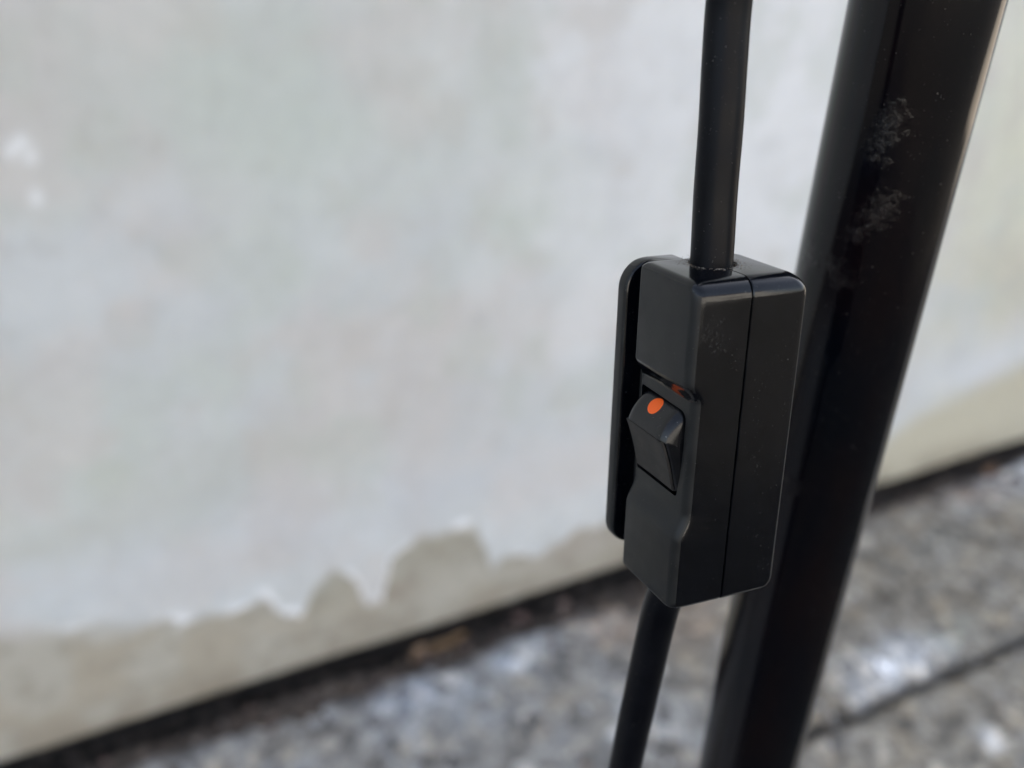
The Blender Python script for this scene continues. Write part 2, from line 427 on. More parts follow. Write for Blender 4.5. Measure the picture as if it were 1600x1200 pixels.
# body of the wall behind that face, footing set back, coping on top
def box_mesh(name, x0, x1, y0, y1, z0, z1, bev=0.0):
    bm = bmesh.new()
    bmesh.ops.create_cube(bm, size=1)
    for v in bm.verts:
        v.co = Vector(((x0 + x1) / 2 + v.co.x * (x1 - x0), (y0 + y1) / 2 + v.co.y * (y1 - y0), (z0 + z1) / 2 + v.co.z * (z1 - z0)))
    if bev: bmesh.ops.bevel(bm, geom=bm.edges[:], offset=bev, segments=3, affect='EDGES')
    me = bpy.data.meshes.new(name); bm.to_mesh(me); bm.free()
    return me
M_REND = mat_plain('bare_render', (0.42, 0.41, 0.37), 0.9, 0.2, 40)
link('wall_core', box_mesh('wall_core', -2.5, 3.4, 0.02, 0.16, 0.024, 2.30), M_REND, wall)
link('footing', box_mesh('footing', -2.5, 3.38, 0.055, 0.14, -0.06, 0.024), mat_plain('dark_footing', (0.05, 0.045, 0.04), 0.95, 0.3, 60), wall)  # added to close off light behind the slot; dark colour deepens its shade
link('coping', box_mesh('coping', -2.52, 3.42, -0.02, 0.19, 2.301, 2.35, 0.004), M_REND, wall)

# soil strip in the slot at the wall foot
SX = axis([(-1.0, 0.0, 0.02), (0.0, 2.2, 0.005), (2.2, 3.6, .05)]); SY = axis([(-0.075, 0.06, 0.004)])
X, Yg = np.meshgrid(SX, SY)
H = -0.006 - (0.028 - 0.016 * sstep(0.6, 1.2, X)) * sstep(-0.006, 0.012, Yg) + 0.006 * fbm(X, Yg, 0.04, 5, 201) + 0.004 * fbm(X, Yg, 0.012, 3, 205)
soil = link('soil', mesh_np('soil', np.stack([X, Yg, H], -1).reshape(-1, 3), grid_faces(len(SX), len(SY))), M_SOIL)
soil.matrix_world = WM
tag(soil, kind='structure')

# concrete pavement: two rows divided by a joint parallel to the wall
pav = empty('pavement', WM); tag(pav, kind='structure')
def slab(name, y0, y1, seed):
    sx = axis([(-1.4, -0.1, 0.03), (-0.1, 1.9, 0.004), (1.9, 3.6, 0.05)])
    n = max(8, int((y1 - y0) / 0.004))
    if y1 - y0 > 0.8: sy = axis([(y0, y1, 0.004)])
    else: sy = np.linspace(y0, y1, n)
    X, Yg = np.meshgrid(sx, sy)
    H = 0.0022 * fbm(X, Yg, 0.06, 5, seed) + 0.0016 * fbm(X, Yg, 0.012, 3, seed + 4)
    chip = 0.010 * np.abs(fbm(X, Yg * 0, 0.05, 4, seed + 9))
    d1 = y1 - Yg; d0 = Yg - y0
    H = H - 0.010 * np.exp(-((d1) / (0.004 + chip)) ** 2) - 0.010 * np.exp(-((d0) / (0.004 + chip)) ** 2)
    # pitted aggregate
    H = H - 0.003 * sstep(0.45, 0.8, fbm(X, Yg, 0.02, 3, seed + 15))
    Cc = np.zeros(X.shape + (3,)) + np.array((0.44, 0.405, 0.355))
    a1 = fbm(X, Yg, 0.09, 5, seed + 21); a2 = fbm(X, Yg, 0.05, 5, seed + 25); a3 = fbm(X, Yg, 0.025, 4, seed + 27)
    Cc = blend(Cc, 0.6 * sstep(-0.1, 0.6, a1), (0.34, 0.32, 0.285))
    Cc = blend(Cc, 0.5 * sstep(0.1, 0.7, a2), (0.31, 0.275, 0.235))
    Cc = blend(Cc, 0.45 * sstep(0.3, 0.8, a3), (0.17, 0.155, 0.135))
    Cc = blend(Cc, 0.5 * sstep(0.35, 0.8, -a3), (0.48, 0.48, 0.49))
    Cc = blend(Cc, 0.45 * sstep(0.55, 0.8, X), (0.37, 0.33, 0.27))
    Cc = blend(Cc, 0.5 * sstep(0.55, 0.8, X) * sstep(0.05, 0.5, a2), (0.24, 0.21, 0.17))
    # left stretch bluish grey with chalky lichen, pink-tan patch by the cord
    left = 1 - sstep(0.55, 0.75, X)
    Cc = blend(Cc, 0.5 * left, (0.37, 0.365, 0.36))
    Cc = blend(Cc, left * 0.6 * sstep(0.1, 0.5, -a2), (0.54, 0.545, 0.555))
    Cc = blend(Cc, left * 0.40 * sstep(0.15, 0.6, a3), (0.19, 0.185, 0.18))
    for (px, py, rx, ry, k, c) in SPOTS:
        Cc = blend(Cc, 1.4 * k * gauss(X, Yg, px, py, rx * 1.45, ry * 1.6) * (0.35 + 0.9 * sstep(-0.4, 0.4, a3)) * (1 - 0.5 * sstep(0.2, 0.7, fbm(X, Yg, 0.012, 3, seed + 61))), c)
    Cc = blend(Cc, 0.75 * np.exp(-(np.minimum(d0, d1) / 0.007) ** 2), (0.12, 0.105, 0.085))
    if y1 > -0.1:     # dirt washed off the wall foot lies along this edge
        wd = 0.014 + 0.016 * np.clip(fbm(X, Yg * 0.3, 0.06, 4, 611), -0.6, 1)
        Cc = blend(Cc, 0.85 * np.exp(-(d1 / wd) ** 2) * (0.75 + 0.4 * a3) * (1 - 0.7 * sstep(1.2, 1.35, X)), (0.10, 0.077, 0.06))
    if y1 > -0.1:
        Yg = Yg + (0.012 * sstep(0.85, 1.2, X) + 0.005 * fbm(X, X * 0, 0.12, 4, 631)) * sstep(y1 - 0.06, y1, Yg)
    V = np.stack([X, Yg, H], -1)
    nyy, nxx = X.shape
    # skirt down to make a solid edge
    V2 = np.concatenate([np.stack([X[:1], Yg[:1], H[:1] * 0 - 0.04], -1), V, np.stack([X[-1:], Yg[-1:], H[-1:] * 0 - 0.04], -1)], 0)
    C2 = np.concatenate([Cc[:1] * 0.6, Cc, Cc[-1:] * 0.6], 0)
    return link(name, mesh_np(name, V2.reshape(-1, 3), grid_faces(nxx, nyy + 2), C2.reshape(-1, 3)), M_CONC, pav)

def wf(x, y):     # ground point from world to wall frame
    v = Vector((x, y, 0)) - WO
    return v.dot(WX), v.dot(WY)
def px_ground(x, y):
    d = (RIGHT * ((x - 800) / 1500.0) + DOWN * ((y - 600) / 1500.0) + FWD)
    s = -CAM_H / d.z
    return wf(d.x * s, d.y * s)
SPOTS = []
for (px, py, rx, ry, k, c) in [(1400, 1035, .036, .018, 1.2, (0.80, 0.81, 0.84)), (1425, 1020, .018, .012, .9, (0.76, 0.77, 0.8)),
    (1470, 1000, .020, .012, .7, (0.66, 0.66, 0.64)), (1350, 1070, .012, .008, .8, (0.7, 0.71, 0.74)), (1360, 1090, .009, .006, .9, (0.82, 0.83, 0.86)),
    (1548, 1152, .008, .007, 1.0, (0.9, 0.92, 0.96)), (1590, 738, .09, .022, 1.3, (0.86, 0.87, 0.90)), (1300, 1160, .016, .006, .8, (0.6, 0.6, 0.62)),
    (1490, 985, .02, .01, .6, (0.6, 0.6, 0.52)), (975, 965, .035, .022, .9, (0.52, 0.40, 0.31)), (1075, 960, .03, .03, .6, (0.48, 0.38, 0.30)),
    (1420, 790, .05, .02, .5, (0.34, 0.28, 0.22)), (1540, 770, .04, .012, .7, (0.28, 0.21, 0.17)), (1455, 850, .06, .03, .4, (0.34, 0.33, 0.30)),
    (800, 1030, .03, .016, .6, (0.56, 0.60, 0.66)), (640, 1090, .035, .018, .6, (0.54, 0.58, 0.66)), (740, 1100, .025, .02, .5, (0.55, 0.58, 0.62)),
    (1520, 800, .012, .01, .6, (.7, .7, .72))]:
    s_, y_ = px_ground(px, py)
    SPOTS.append((s_, y_, rx, ry, k, c))
slab('paving_strip', -0.272, -0.021, 301)
slab('paving_strip', -0.80, -0.280, 401)

# unseen building, added so its sunlit front glints white on the switch's top
added_house = tag(empty('added_house', WM), 'unseen pale building added behind the camera, mirrored in the switch rounded top edge', 'added_house')
M_ADDED_HOUSE = mat_plain('added_house_render', (0.66, 0.65, 0.62), 0.9, 0.05, 3)
link('added_house_wall', box_mesh('added_house_wall', -11, 9, -20, -12, -0.2, 5.2), M_ADDED_HOUSE, added_house)
bm = bmesh.new()
rp = [(-11.4, -20.4, 5.2), (-11.4, -11.6, 5.2), (-11.4, -16, 7.6), (9.4, -20.4, 5.2), (9.4, -11.6, 5.2), (9.4, -16, 7.6)]
rv = [bm.verts.new(p) for p in rp]
for f in ((0, 1, 2), (3, 5, 4), (0, 3, 4, 1), (1, 4, 5, 2), (0, 2, 5, 3)): bm.faces.new([rv[i] for i in f])
me = bpy.data.meshes.new('roof'); bm.to_mesh(me); bm.free()
link('roof', me, mat_plain('roof_tiles', (0.12, 0.07, 0.05), 0.8, 0.2, 8), added_house)
M_GL = mat_plain('window_glass', (0.02, 0.022, 0.025), 0.1, 0.1, 2)
for k in range(5):
    w = link('window', box_mesh('window', -9.5 + 3.9 * k, -8.0 + 3.9 * k, -12.0, -11.94, 1.0, 2.3), M_ADDED_HOUSE, added_house)
    link('pane', box_mesh('pane', -9.38 + 3.9 * k, -8.12 + 3.9 * k, -11.94, -11.93, 1.12, 2.18), M_GL, w)

# beyond the wall's end the yard is open to the sun
M_YARD = mat_plain('sandy_yard', (0.50, 0.43, 0.34), 0.9, 0.18, 6)
yard = link('yard', box_mesh('yard', 3.62, 40.0, -1.7, 14.0, -0.2, -0.002, 0.01), M_YARD); yard.matrix_world = WM
tag(yard, kind='structure')

# ------------------------------------------------------------------ litter in the slot
def pebble_mass(name, n, region, size, mats, seed, zf):
    r = np.random.default_rng(seed)
    base = bmesh.new(); bmesh.ops.create_icosphere(base, subdivisions=1, radius=1)
    bv = np.array([v.co[:] for v in base.verts]); bf = np.array([[v.index for v in f.verts] for f in base.faces]); base.free()
    Vs, Fs, Cs = [], [], []
    for i in range(n):
        s = r.uniform(*size) ; sc = s * r.uniform(0.5, 1.2, 3) * np.array([1, 1, .6])
        a = r.uniform(0, 6.28); ca, sa = math.cos(a), math.sin(a)
        q = bv * sc * r.uniform(0.8, 1.2, bv.shape)
        q = np.stack([q[:, 0] * ca - q[:, 1] * sa, q[:, 0] * sa + q[:, 1] * ca, q[:, 2]], 1)
        x = r.uniform(region[0], region[1]); y = region[2] + (region[3] - region[2]) * r.beta(1.5, 1.5)
        q = q + np.array([x, y, zf + s * 0.25])
        Fs.append(bf + len(bv) * i); Vs.append(q)
        Cs.append(np.repeat(np.array([mats[r.integers(len(mats))]]) * r.uniform(0.7, 1.2), len(bv), 0))
    return mesh_np(name, np.concatenate(Vs), np.concatenate(Fs), np.concatenate(Cs), smooth=False)
m_lit = bpy.data.materials.new('litter'); nt, b = nodes_of(m_lit)
at = N(nt, 'ShaderNodeVertexColor', layer_name='tint'); L(nt, at.outputs['Color'], b.inputs['Base Color']); b.inputs['Roughness'].default_value = 0.85
crumbs = link('grit', pebble_mass('grit', 1400, (-0.1, 1.9, -0.045, -0.004), (0.0015, 0.005),
              [(.11, .085, .065), (.16, .12, .10), (.25, .21, .18), (.24, .16, .14), (.06, .05, .04), (.15, .10, .07)], 11, -0.006), m_lit)
crumbs.matrix_world = WM; tag(crumbs, 'dark brown grit and crumbs in the slot at the wall foot', 'grit', kind='stuff')
chips = link('loose_chips', pebble_mass('loose_chips', 420, (0.1, 1.9, -0.5, -0.035), (0.0015, 0.0045),
              [(.5, .5, .5), (.34, .33, .31), (.2, .18, .15), (.62, .62, .64), (.35, .26, .2), (.12, .1, .08)], 12, 0.001), m_lit)
chips.matrix_world = WM; tag(chips, 'small loose stone chips scattered on the concrete paving', 'stone chips', kind='stuff')
# crumpled dead leaves lying in the slot
def leaf_mesh(name, L_, Wd, seed, c):
    r = np.random.default_rng(seed)
    nx_, ny_ = 13, 7
    t = np.linspace(0, 1, nx_); k = np.linspace(-1, 1, ny_)
    T, K = np.meshgrid(t, k)
    wdt = Wd * np.sin(np.pi * T) ** 0.7 * (1 - 0.35 * T)
    Xl = (T - .5) * L_; Yl = K * wdt
    Zl = 0.35 * Wd * K ** 2 + 0.003 * fbm(Xl, Yl, 0.01, 2, seed) + 0.18 * L_ * (T - .5) ** 2
    cc = np.array(c) * (1 + 0.25 * fbm(Xl, Yl, 0.006, 3, seed + 2))[..., None]
    me = mesh_np(name, np.stack([Xl, Yl, Zl], -1).reshape(-1, 3), grid_faces(nx_, ny_), cc.reshape(-1, 3))
    return me
leaf_specs = [(700, 1003, .050, .009, (.26, .16, .08), 'orange-brown dead leaf, longest of those in the slot at the wall foot', .18),
              (655, 1020, .032, .008, (.20, .13, .08), 'small brown dead leaf at the left end of the orange-brown one', .5),
              (815, 968, .022, .008, (.16, .10, .085), 'dull curled brown dead leaf in the slot left of the switch', -.5),
              (880, 946, .020, .007, (.24, .17, .14), 'pale brown dead leaf in the slot, nearest the switch', .9),
              (395, 1115, .022, .008, (.13, .09, .07), 'dull brown dead leaf, leftmost in the slot at the wall foot', .2),
              (1545, 742, .035, .010, (.26, .15, .09), 'dark brown dead leaf on paving beyond the black pole', .3)]
for i, (px, py, l, w, c, lab, rz) in enumerate(leaf_specs):
    s_, y_ = px_ground(px, py)
    y_ = y_ if i == 5 else max(min(y_, -0.008), -0.03)
    o = link('dead_leaf', leaf_mesh('dead_leaf', l, w, 500 + i, c), m_lit)
    o.matrix_world = WM @ Matrix.Translation((s_, y_, 0.005 if i == 5 else 0.001)) @ Matrix.Rotation(rz, 4, 'Z')
    tag(o, lab, 'leaf', group='dead leaves along the wall foot')

# ------------------------------------------------------------------ black pole
PX, PY, PR = 0.0739, 0.1917, 0.0138
def tube_mesh(name, path, radius, seg=48, cap=True, wob=0.0, seed=0):
    P = [Vector(p) for p in path]
    n = len(P)
    rings = []
    up = Vector((1, 0, 0))
    bm = bmesh.new()
    for i, p in enumerate(P):
        t = (P[min(i + 1, n - 1)] - P[max(i - 1, 0)]).normalized()
        x = (up - t * up.dot(t)).normalized(); y = t.cross(x)
        r = radius(i / (n - 1)) if callable(radius) else radius
        r *= 1 + wob * math.sin(i * 1.7 + seed)
        rings.append([bm.verts.new(p + (x * math.cos(a) + y * math.sin(a)) * r) for a in [2 * math.pi * k / seg for k in range(seg)]])
    for a, b_ in zip(rings[:-1], rings[1:]):
        for k in range(seg):
            f = bm.faces.new((a[k], a[(k + 1) % seg], b_[(k + 1) % seg], b_[k])); f.smooth = True
    if cap:
        bm.faces.new(rings[0][::-1]); bm.faces.new(rings[-1])
    me = bpy.data.meshes.new(name); bm.to_mesh(me); bm.free()
    return me
def px_on_pole(x, y):
    d = (RIGHT * ((x - 800) / 1500.0) + DOWN * ((y - 600) / 1500.0) + FWD)
    a = d.x ** 2 + d.y ** 2; b_ = -2 * (d.x * PX + d.y * PY); c = PX ** 2 + PY ** 2 - PR ** 2
    s = (-b_ - math.sqrt(max(0, b_ * b_ - 4 * a * c))) / (2 * a)
    return (d.x * s - PX, d.y * s - PY, d.z * s + CAM_H)
pspots = [(px_on_pole(x, y), r) for x, y, r in [(1398, 185, .0036), (1388, 215, .0042), (1368, 243, .0030), (1382, 322, .0045), (1362, 345, .0040),
          (1342, 366, .0034), (1268, 402, .0036), (1322, 440, .0034), (1303, 415, .0022), (1500, 328, .0014), (1190, 725, .0014), (1235, 760, .003)]]
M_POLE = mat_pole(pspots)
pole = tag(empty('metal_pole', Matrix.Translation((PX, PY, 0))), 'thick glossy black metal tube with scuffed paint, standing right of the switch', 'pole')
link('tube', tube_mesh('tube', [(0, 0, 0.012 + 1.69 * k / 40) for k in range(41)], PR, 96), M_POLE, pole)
def lathe(name, prof, seg=64):
    bm = bmesh.new(); rings = []
    for r, z in prof:
        rings.append([bm.verts.new((r * math.cos(2 * math.pi * k / seg), r * math.sin(2 * math.pi * k / seg), z)) for k in range(seg)])
    for a, b_ in zip(rings[:-1], rings[1:]):
        for k in range(seg):
            f = bm.faces.new((a[k], a[(k + 1) % seg], b_[(k + 1) % seg], b_[k])); f.smooth = True
    bm.faces.new(rings[0][::-1]); bm.faces.new(rings[-1])
    bmesh.ops.recalc_face_normals(bm, faces=bm.faces)
    me = bpy.data.meshes.new(name); bm.to_mesh(me); bm.free()
    me.set_sharp_from_angle(angle=math.radians(35))
    return me
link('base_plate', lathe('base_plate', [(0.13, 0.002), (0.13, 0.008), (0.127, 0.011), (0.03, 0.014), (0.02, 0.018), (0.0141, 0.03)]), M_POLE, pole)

# ------------------------------------------------------------------ inline switch (local axes: x across the front, y front to back, z up; metres)
mm = 0.001
SWX = Vector((0.40543896, -0.90009892, 0.15950290)); SWY = Vector((0.91383444, 0.40347087, -0.04602043)); SWZ = Vector((-0.02293183, 0.16441772, 0.98612420))
SWO = Vector((0.02166208, 0.13967069, CAM_H - 0.11755039))
SM = Matrix(((SWX.x, SWY.x, SWZ.x, SWO.x), (SWX.y, SWY.y, SWZ.y, SWO.y), (SWX.z, SWY.z, SWZ.z, SWO.z), (0, 0, 0, 1)))
BW, BD, BH, SEAM = 17.36, 21.8, 58.0, 10.42
HX, HY, HR = 5.85, SEAM, 3.95       # cord channel

def rnd(r, d):
    """inset of a face at distance d from the end, for an end rounding of radius r"""
    if d >= r: return 0.0
    return r - math.sqrt(max(0.0, r * r - (r - d) ** 2))

def loft(name, ringf, zs, mat, parent):
    bm = bmesh.new(); rings = []
    for z in zs:
        rings.append([bm.verts.new((x * mm, y * mm, z * mm)) for x, y in ringf(z)])
    n = len(rings[0])
    for a, b_ in zip(rings[:-1], rings[1:]):
        for k in range(n):
            f = bm.faces.new((a[k], a[(k + 1) % n], b_[(k + 1) % n], b_[k])); f.smooth = True
    bm.faces.new(rings[0][::-1]).smooth = True; bm.faces.new(rings[-1]).smooth = True
    bmesh.ops.recalc_face_normals(bm, faces=bm.faces)
    me = bpy.data.meshes.new(name); bm.to_mesh(me); bm.free()
    me.set_sharp_from_angle(angle=math.radians(28))
    return link(name, me, mat, parent)

def zlevels(r, H, knots=()):
    zs = set()
    for k in range(13):
        a = math.pi / 2 * k / 12
        zs.add(round(r * (1 - math.cos(a)), 4)); zs.add(round(H - r * (1 - math.cos(a)), 4))
    z = 0
    while z < H:
        zs.add(round(z, 4)); z += 1.0
    for k in knots: zs.add(k)
    return sorted(z for z in zs if 0 <= z <= H)

def sm(a, b_, x):
    t = min(1, max(0, (x - a) / (b_ - a))); return t * t * (3 - 2 * t)
def lin(a, b_, x):
    t = min(1, max(0, (x - a) / (b_ - a)))
    e = 0.12                                   # slightly eased straight ramp
    return t if e < t < 1 - e else (t * t / (2 * e) + e / 2 if False else t)
REC = 1.55
def front_y(z):      # depth of the front face: raised, stepped down round the rocker
    up = sm(37.9, 41.4, z); dn = 1 - sm(13.4, 18.6, z)
    return REC * (1 - max(up, dn))

def arc(cx, cy, r, a0, a1, n=7):
    return [(cx + r * math.cos(math.radians(a0 + (a1 - a0) * k / n)), cy + r * math.sin(math.radians(a0 + (a1 - a0) * k / n))) for k in range(n + 1)]

def front_ring(z):
    top, bot = BH - z, z
    dx = max(rnd(3.0, top), rnd(1.6, bot)); dy = max(rnd(1.1, top), rnd(1.3, bot))
    dfar = max(rnd(1.8, top), rnd(1.3, bot))
    y0 = front_y(z) + dy; ys = SEAM - 0.13 + 0.035 * math.sin(z * 1.3) * math.sin(z * 0.47 + 1); r = 1.9; rf = 1.0
    c = 0.16
    pts = [(BW - dx - c, ys), (BW - dx, ys - c)]
    pts += arc(BW - dx - r, y0 + r, r, 0, -90)
    pts += arc(0 + dfar + rf, y0 + rf, rf, -90, -180)
    pts += [(dfar, ys)]
    pts += [(HX - HR, ys)] + [(HX - HR * math.cos(math.radians(a)), ys - HR * math.sin(math.radians(a))) for a in range(15, 180, 15)] + [(HX + HR, ys)]
    return pts

def back_ring(z):
    top, bot = BH - z, z
    dx = max(rnd(3.0, top), rnd(1.6, bot)); db = max(rnd(3.8, top), rnd(2.6, bot)); df = max(rnd(2.0, top), rnd(1.6, bot))
    ys = SEAM + 0.12 + 0.03 * math.sin(z * 0.9 + 2) * math.sin(z * 0.31); yb = BD - db; r = 2.0; xf = -1.6 + df; c = 0.16
    # side wall of the back half sits a hair proud, as on the real moulding
    pts = [(xf, ys)] + arc(xf + r, yb - r, r, 180, 90) + arc(BW + 0.07 - dx - r, yb - r, r, 90, 0) + [(BW + 0.07 - dx, ys + c), (BW + 0.07 - dx - c, ys)]
    pts += [(HX + HR, ys)] + [(HX + HR * math.cos(math.radians(a)), ys + HR * math.sin(math.radians(a))) for a in range(15, 180, 15)] + [(HX - HR, ys)]
    return pts

RZ0, RZ1 = 2.0, 56.9
def rib_ring(z):
    d = min(z - RZ0, RZ1 - z)
    a = 1.5 if z > 30 else 1.2
    dx = rnd(0.9, d); dy = rnd(5.2 if z > 30 else 4.4, d)
    x0, x1 = -7.1 + dx, -4.0 - dx * 0.6
    y0 = 0.0 + dy; r = 0.8; yw = max(4.4, y0 + 0.6); ys = SEAM - 0.13
    pts = [(x1, yw - 0.3), (x1, y0 + r)] + arc(x1 - r, y0 + r, r, 0, -90, 5)[1:] + arc(x0 + r, y0 + r, r, -90, -180, 5)
    pts += [(x0, ys - .2), (x0 + .2, ys), (0.0, ys), (0.0, yw), (x1 + .3, yw)]
    return pts

M_BODY = mat_plastic('black_switch_plastic', (0.0012, 0.0016, 0.0030), 0.11, 0.22, 0.46, [((.0174, .0145, .027), .0014), ((.0174, .0165, .0275), .001), ((.0174, .003, .0505), .0026), ((.0174, .0045, .048), .002), ((.0174, .017, .012), .0012)])
M_MATT = mat_plastic('matt_switch_plastic', (0.0080, 0.0086, 0.0092), 0.42, 0.30, 0.34)
M_ROCK = mat_plastic('black_rocker_plastic', (0.004, 0.0043, 0.0055), 0.22, 0.9, 0.42)
M_FACE = mat_plastic('sheen_rocker_plastic', (0.020, 0.0185, 0.018), 0.50, 0.35, 0.4)
switch = tag(empty('inline_switch', SM), 'black plastic inline rocker switch with an orange dot, fixed on the cord', 'switch')
front = loft('front_shell', front_ring, zlevels(3.0, BH, (13.4, 13.7, 14.4, 15.5, 16.5, 17.5, 18.3, 18.6, 37.9, 38.2, 38.6, 39.2, 39.7, 40.2, 40.7, 41.1, 41.4)), M_BODY, switch)
back = loft('back_shell', back_ring, zlevels(3.8, BH), M_BODY, switch)
rz = [RZ0 + 0.001] + [RZ0 + 5.2 * (1 - math.cos(math.pi / 2 * k / 14)) for k in range(1, 15)] + list(np.linspace(RZ0 + 6, RZ1 - 6, 20)) + \
     [RZ1 - 5.2 * (1 - math.cos(math.pi / 2 * k / 14)) for k in range(14, 0, -1)] + [RZ1 - 0.001]
rib = loft('side_rib', rib_ring, rz, M_BODY, switch)

# cut the rocker well out of the front shell
HOLE = (0.9, 14.9, 20.5, 36.3)
bm = bmesh.new()
x0, x1, z0, z1 = HOLE
outline = arc(x1 - 1.6, z1 - 1.9, 1.6, 0, 90, 6)
outline += arc(x0 + .5, z1 - .5, .5, 90, 180, 3) + arc(x0 + .5, z0 + .5, .5, 180, 270, 3) + arc(x1 - 1.5, z0 + .6, .6, 270, 360, 3)
outline += [(x1 - .35, z0 + 4), (x1, z0 + 9)]
a_ = [bm.verts.new((x * mm, -3 * mm, z * mm)) for x, z in outline]; b2 = [bm.verts.new((x * mm, 8.2 * mm, z * mm)) for x, z in outline]
n = len(a_)
for k in range(n): bm.faces.new((a_[k], a_[(k + 1) % n], b2[(k + 1) % n], b2[k]))
bm.faces.new(a_[::-1]); bm.faces.new(b2); bmesh.ops.recalc_face_normals(bm, faces=bm.faces)
cm = bpy.data.meshes.new('cutter'); bm.to_mesh(cm); bm.free()
cutter = bpy.data.objects.new('cutter', cm); col.objects.link(cutter); cutter.parent = switch
mod = front.modifiers.new('cut', 'BOOLEAN'); mod.object = cutter; mod.operation = 'DIFFERENCE'; mod.solver = 'EXACT'
bpy.context.view_layer.update()
dg = bpy.context.evaluated_depsgraph_get()
nm = bpy.data.meshes.new_from_object(front.evaluated_get(dg))
front.modifiers.clear(); front.data = nm
# the front face is finely textured, the sides are polished
nm.materials.append(M_MATT)
for p in nm.polygons:
    if p.normal.y < -0.35 and (abs(p.normal.z) < 0.28 or p.center.z < 0.030): p.material_index = len(nm.materials) - 1
rib.data.materials.append(M_MATT)
for p in rib.data.polygons:
    if p.normal.y < -0.62: p.material_index = 1
nm.set_sharp_from_angle(angle=math.radians(28))
bpy.data.objects.remove(cutter); bpy.data.meshes.remove(cm)

# rocker: profile in (y, z), lofted along x with rounded ends
UP = [(3.5, 36.0), (1.9, 35.95), (1.2, 35.65), (0.5, 35.1), (-0.2, 34.35), (-0.9, 33.45), (-1.5, 32.4), (-1.95, 31.3), (-2.02, 31.0), (-1.85, 30.8), (-1.3, 30.75)]
LO = [(-1.2, 30.4), (-0.7, 29.0), (0.0, 27.0), (0.7, 24.6), (1.25, 22.3), (1.7, 20.9), (3.5, 20.5)]
CEN = (1.2, 28.5)
RX0, RX1 = 1.35, 14.35
def rocker_loft(name, prof, x0, x1, r, mat, back_y=6.0):
    prof = prof + [(back_y, prof[-1][1]), (back_y, prof[0][1])]
    xs_ = [x0 + rr for rr in [r * (1 - math.cos(math.pi / 2 * k / 8)) for k in range(9)]] + list(np.linspace(x0 + r + .5, x1 - r - .5, 9)) + \
          [x1 - rr for rr in [r * (1 - math.cos(math.pi / 2 * k / 8)) for k in range(8, -1, -1)]]
    bm = bmesh.new(); rings = []
    for x in xs_:
        d = min(x - x0, x1 - x); ins = rnd(r, d)
        ring = []
        for (y, z) in prof:
            vy, vz = CEN[0] + 3 - y, CEN[1] - z; l = math.hypot(vy, vz)
            ring.append(bm.verts.new((x * mm, (y + vy / l * ins) * mm, (z + vz / l * ins) * mm)))
        rings.append(ring)
    n = len(rings[0])
    for a, b_ in zip(rings[:-1], rings[1:]):
        for k in range(n):
            f = bm.faces.new((a[k], a[(k + 1) % n], b_[(k + 1) % n], b_[k])); f.smooth = True
    bm.faces.new(rings[0][::-1]); bm.faces.new(rings[-1])
    bmesh.ops.recalc_face_normals(bm, faces=bm.faces)
    me = bpy.data.meshes.new(name); bm.to_mesh(me); bm.free()
    me.set_sharp_from_angle(angle=math.radians(40))
    return link(name, me, mat, switch)
full = UP + LO
rocker = rocker_loft('rocker', full, RX0, RX1, 2.3, M_ROCK)
# paler press-face, sheen put into its colour, a separate inlay on the lower half
FACE = [(y - 0.42 if i == 0 else y - 0.30, z) for i, (y, z) in enumerate([(-1.2, 30.55), (-0.7, 29.0), (0.0, 27.0), (0.7, 24.6), (1.25, 22.3), (1.6, 21.2)])]
bm = bmesh.new()
xsf = np.linspace(RX0 + 0.05, RX1 - 1.2, 14); rows = []
for (y, z) in FACE:
    rows.append([bm.verts.new((x * mm, (y + 0.10 * math.sin(math.pi * (x - xsf[0]) / (xsf[-1] - xsf[0]))) * mm, z * mm)) for x in xsf])
back_rows = [[bm.verts.new((v.co.x, v.co.y + 0.45 * mm, v.co.z)) for v in r] for r in rows]
def quadgrid(rr, flip):
    for a, b_ in zip(rr[:-1], rr[1:]):
        for k in range(len(a) - 1):
            q = (a[k], a[k + 1], b_[k + 1], b_[k]); bm.faces.new(q[::-1] if flip else q).smooth = True
quadgrid(rows, False); quadgrid(back_rows, True)
def strip(a, b_):
    for k in range(len(a) - 1): bm.faces.new((a[k], a[k + 1], b_[k + 1], b_[k]))
strip(rows[0], back_rows[0]); strip(rows[-1], back_rows[-1])
strip([r[0] for r in rows], [r[0] for r in back_rows]); strip([r[-1] for r in rows], [r[-1] for r in back_rows])
bmesh.ops.recalc_face_normals(bm, faces=bm.faces)
rim = [e for e in bm.edges if len(e.link_faces) == 2 and e.calc_face_angle(0) > 1.0]
bmesh.ops.bevel(bm, geom=rim, offset=0.12 * mm, segments=2, affect='EDGES')
me = bpy.data.meshes.new('press_face'); bm.to_mesh(me); bm.free(); me.set_sharp_from_angle(angle=math.radians(40))
link('press_face', me, M_FACE, rocker)

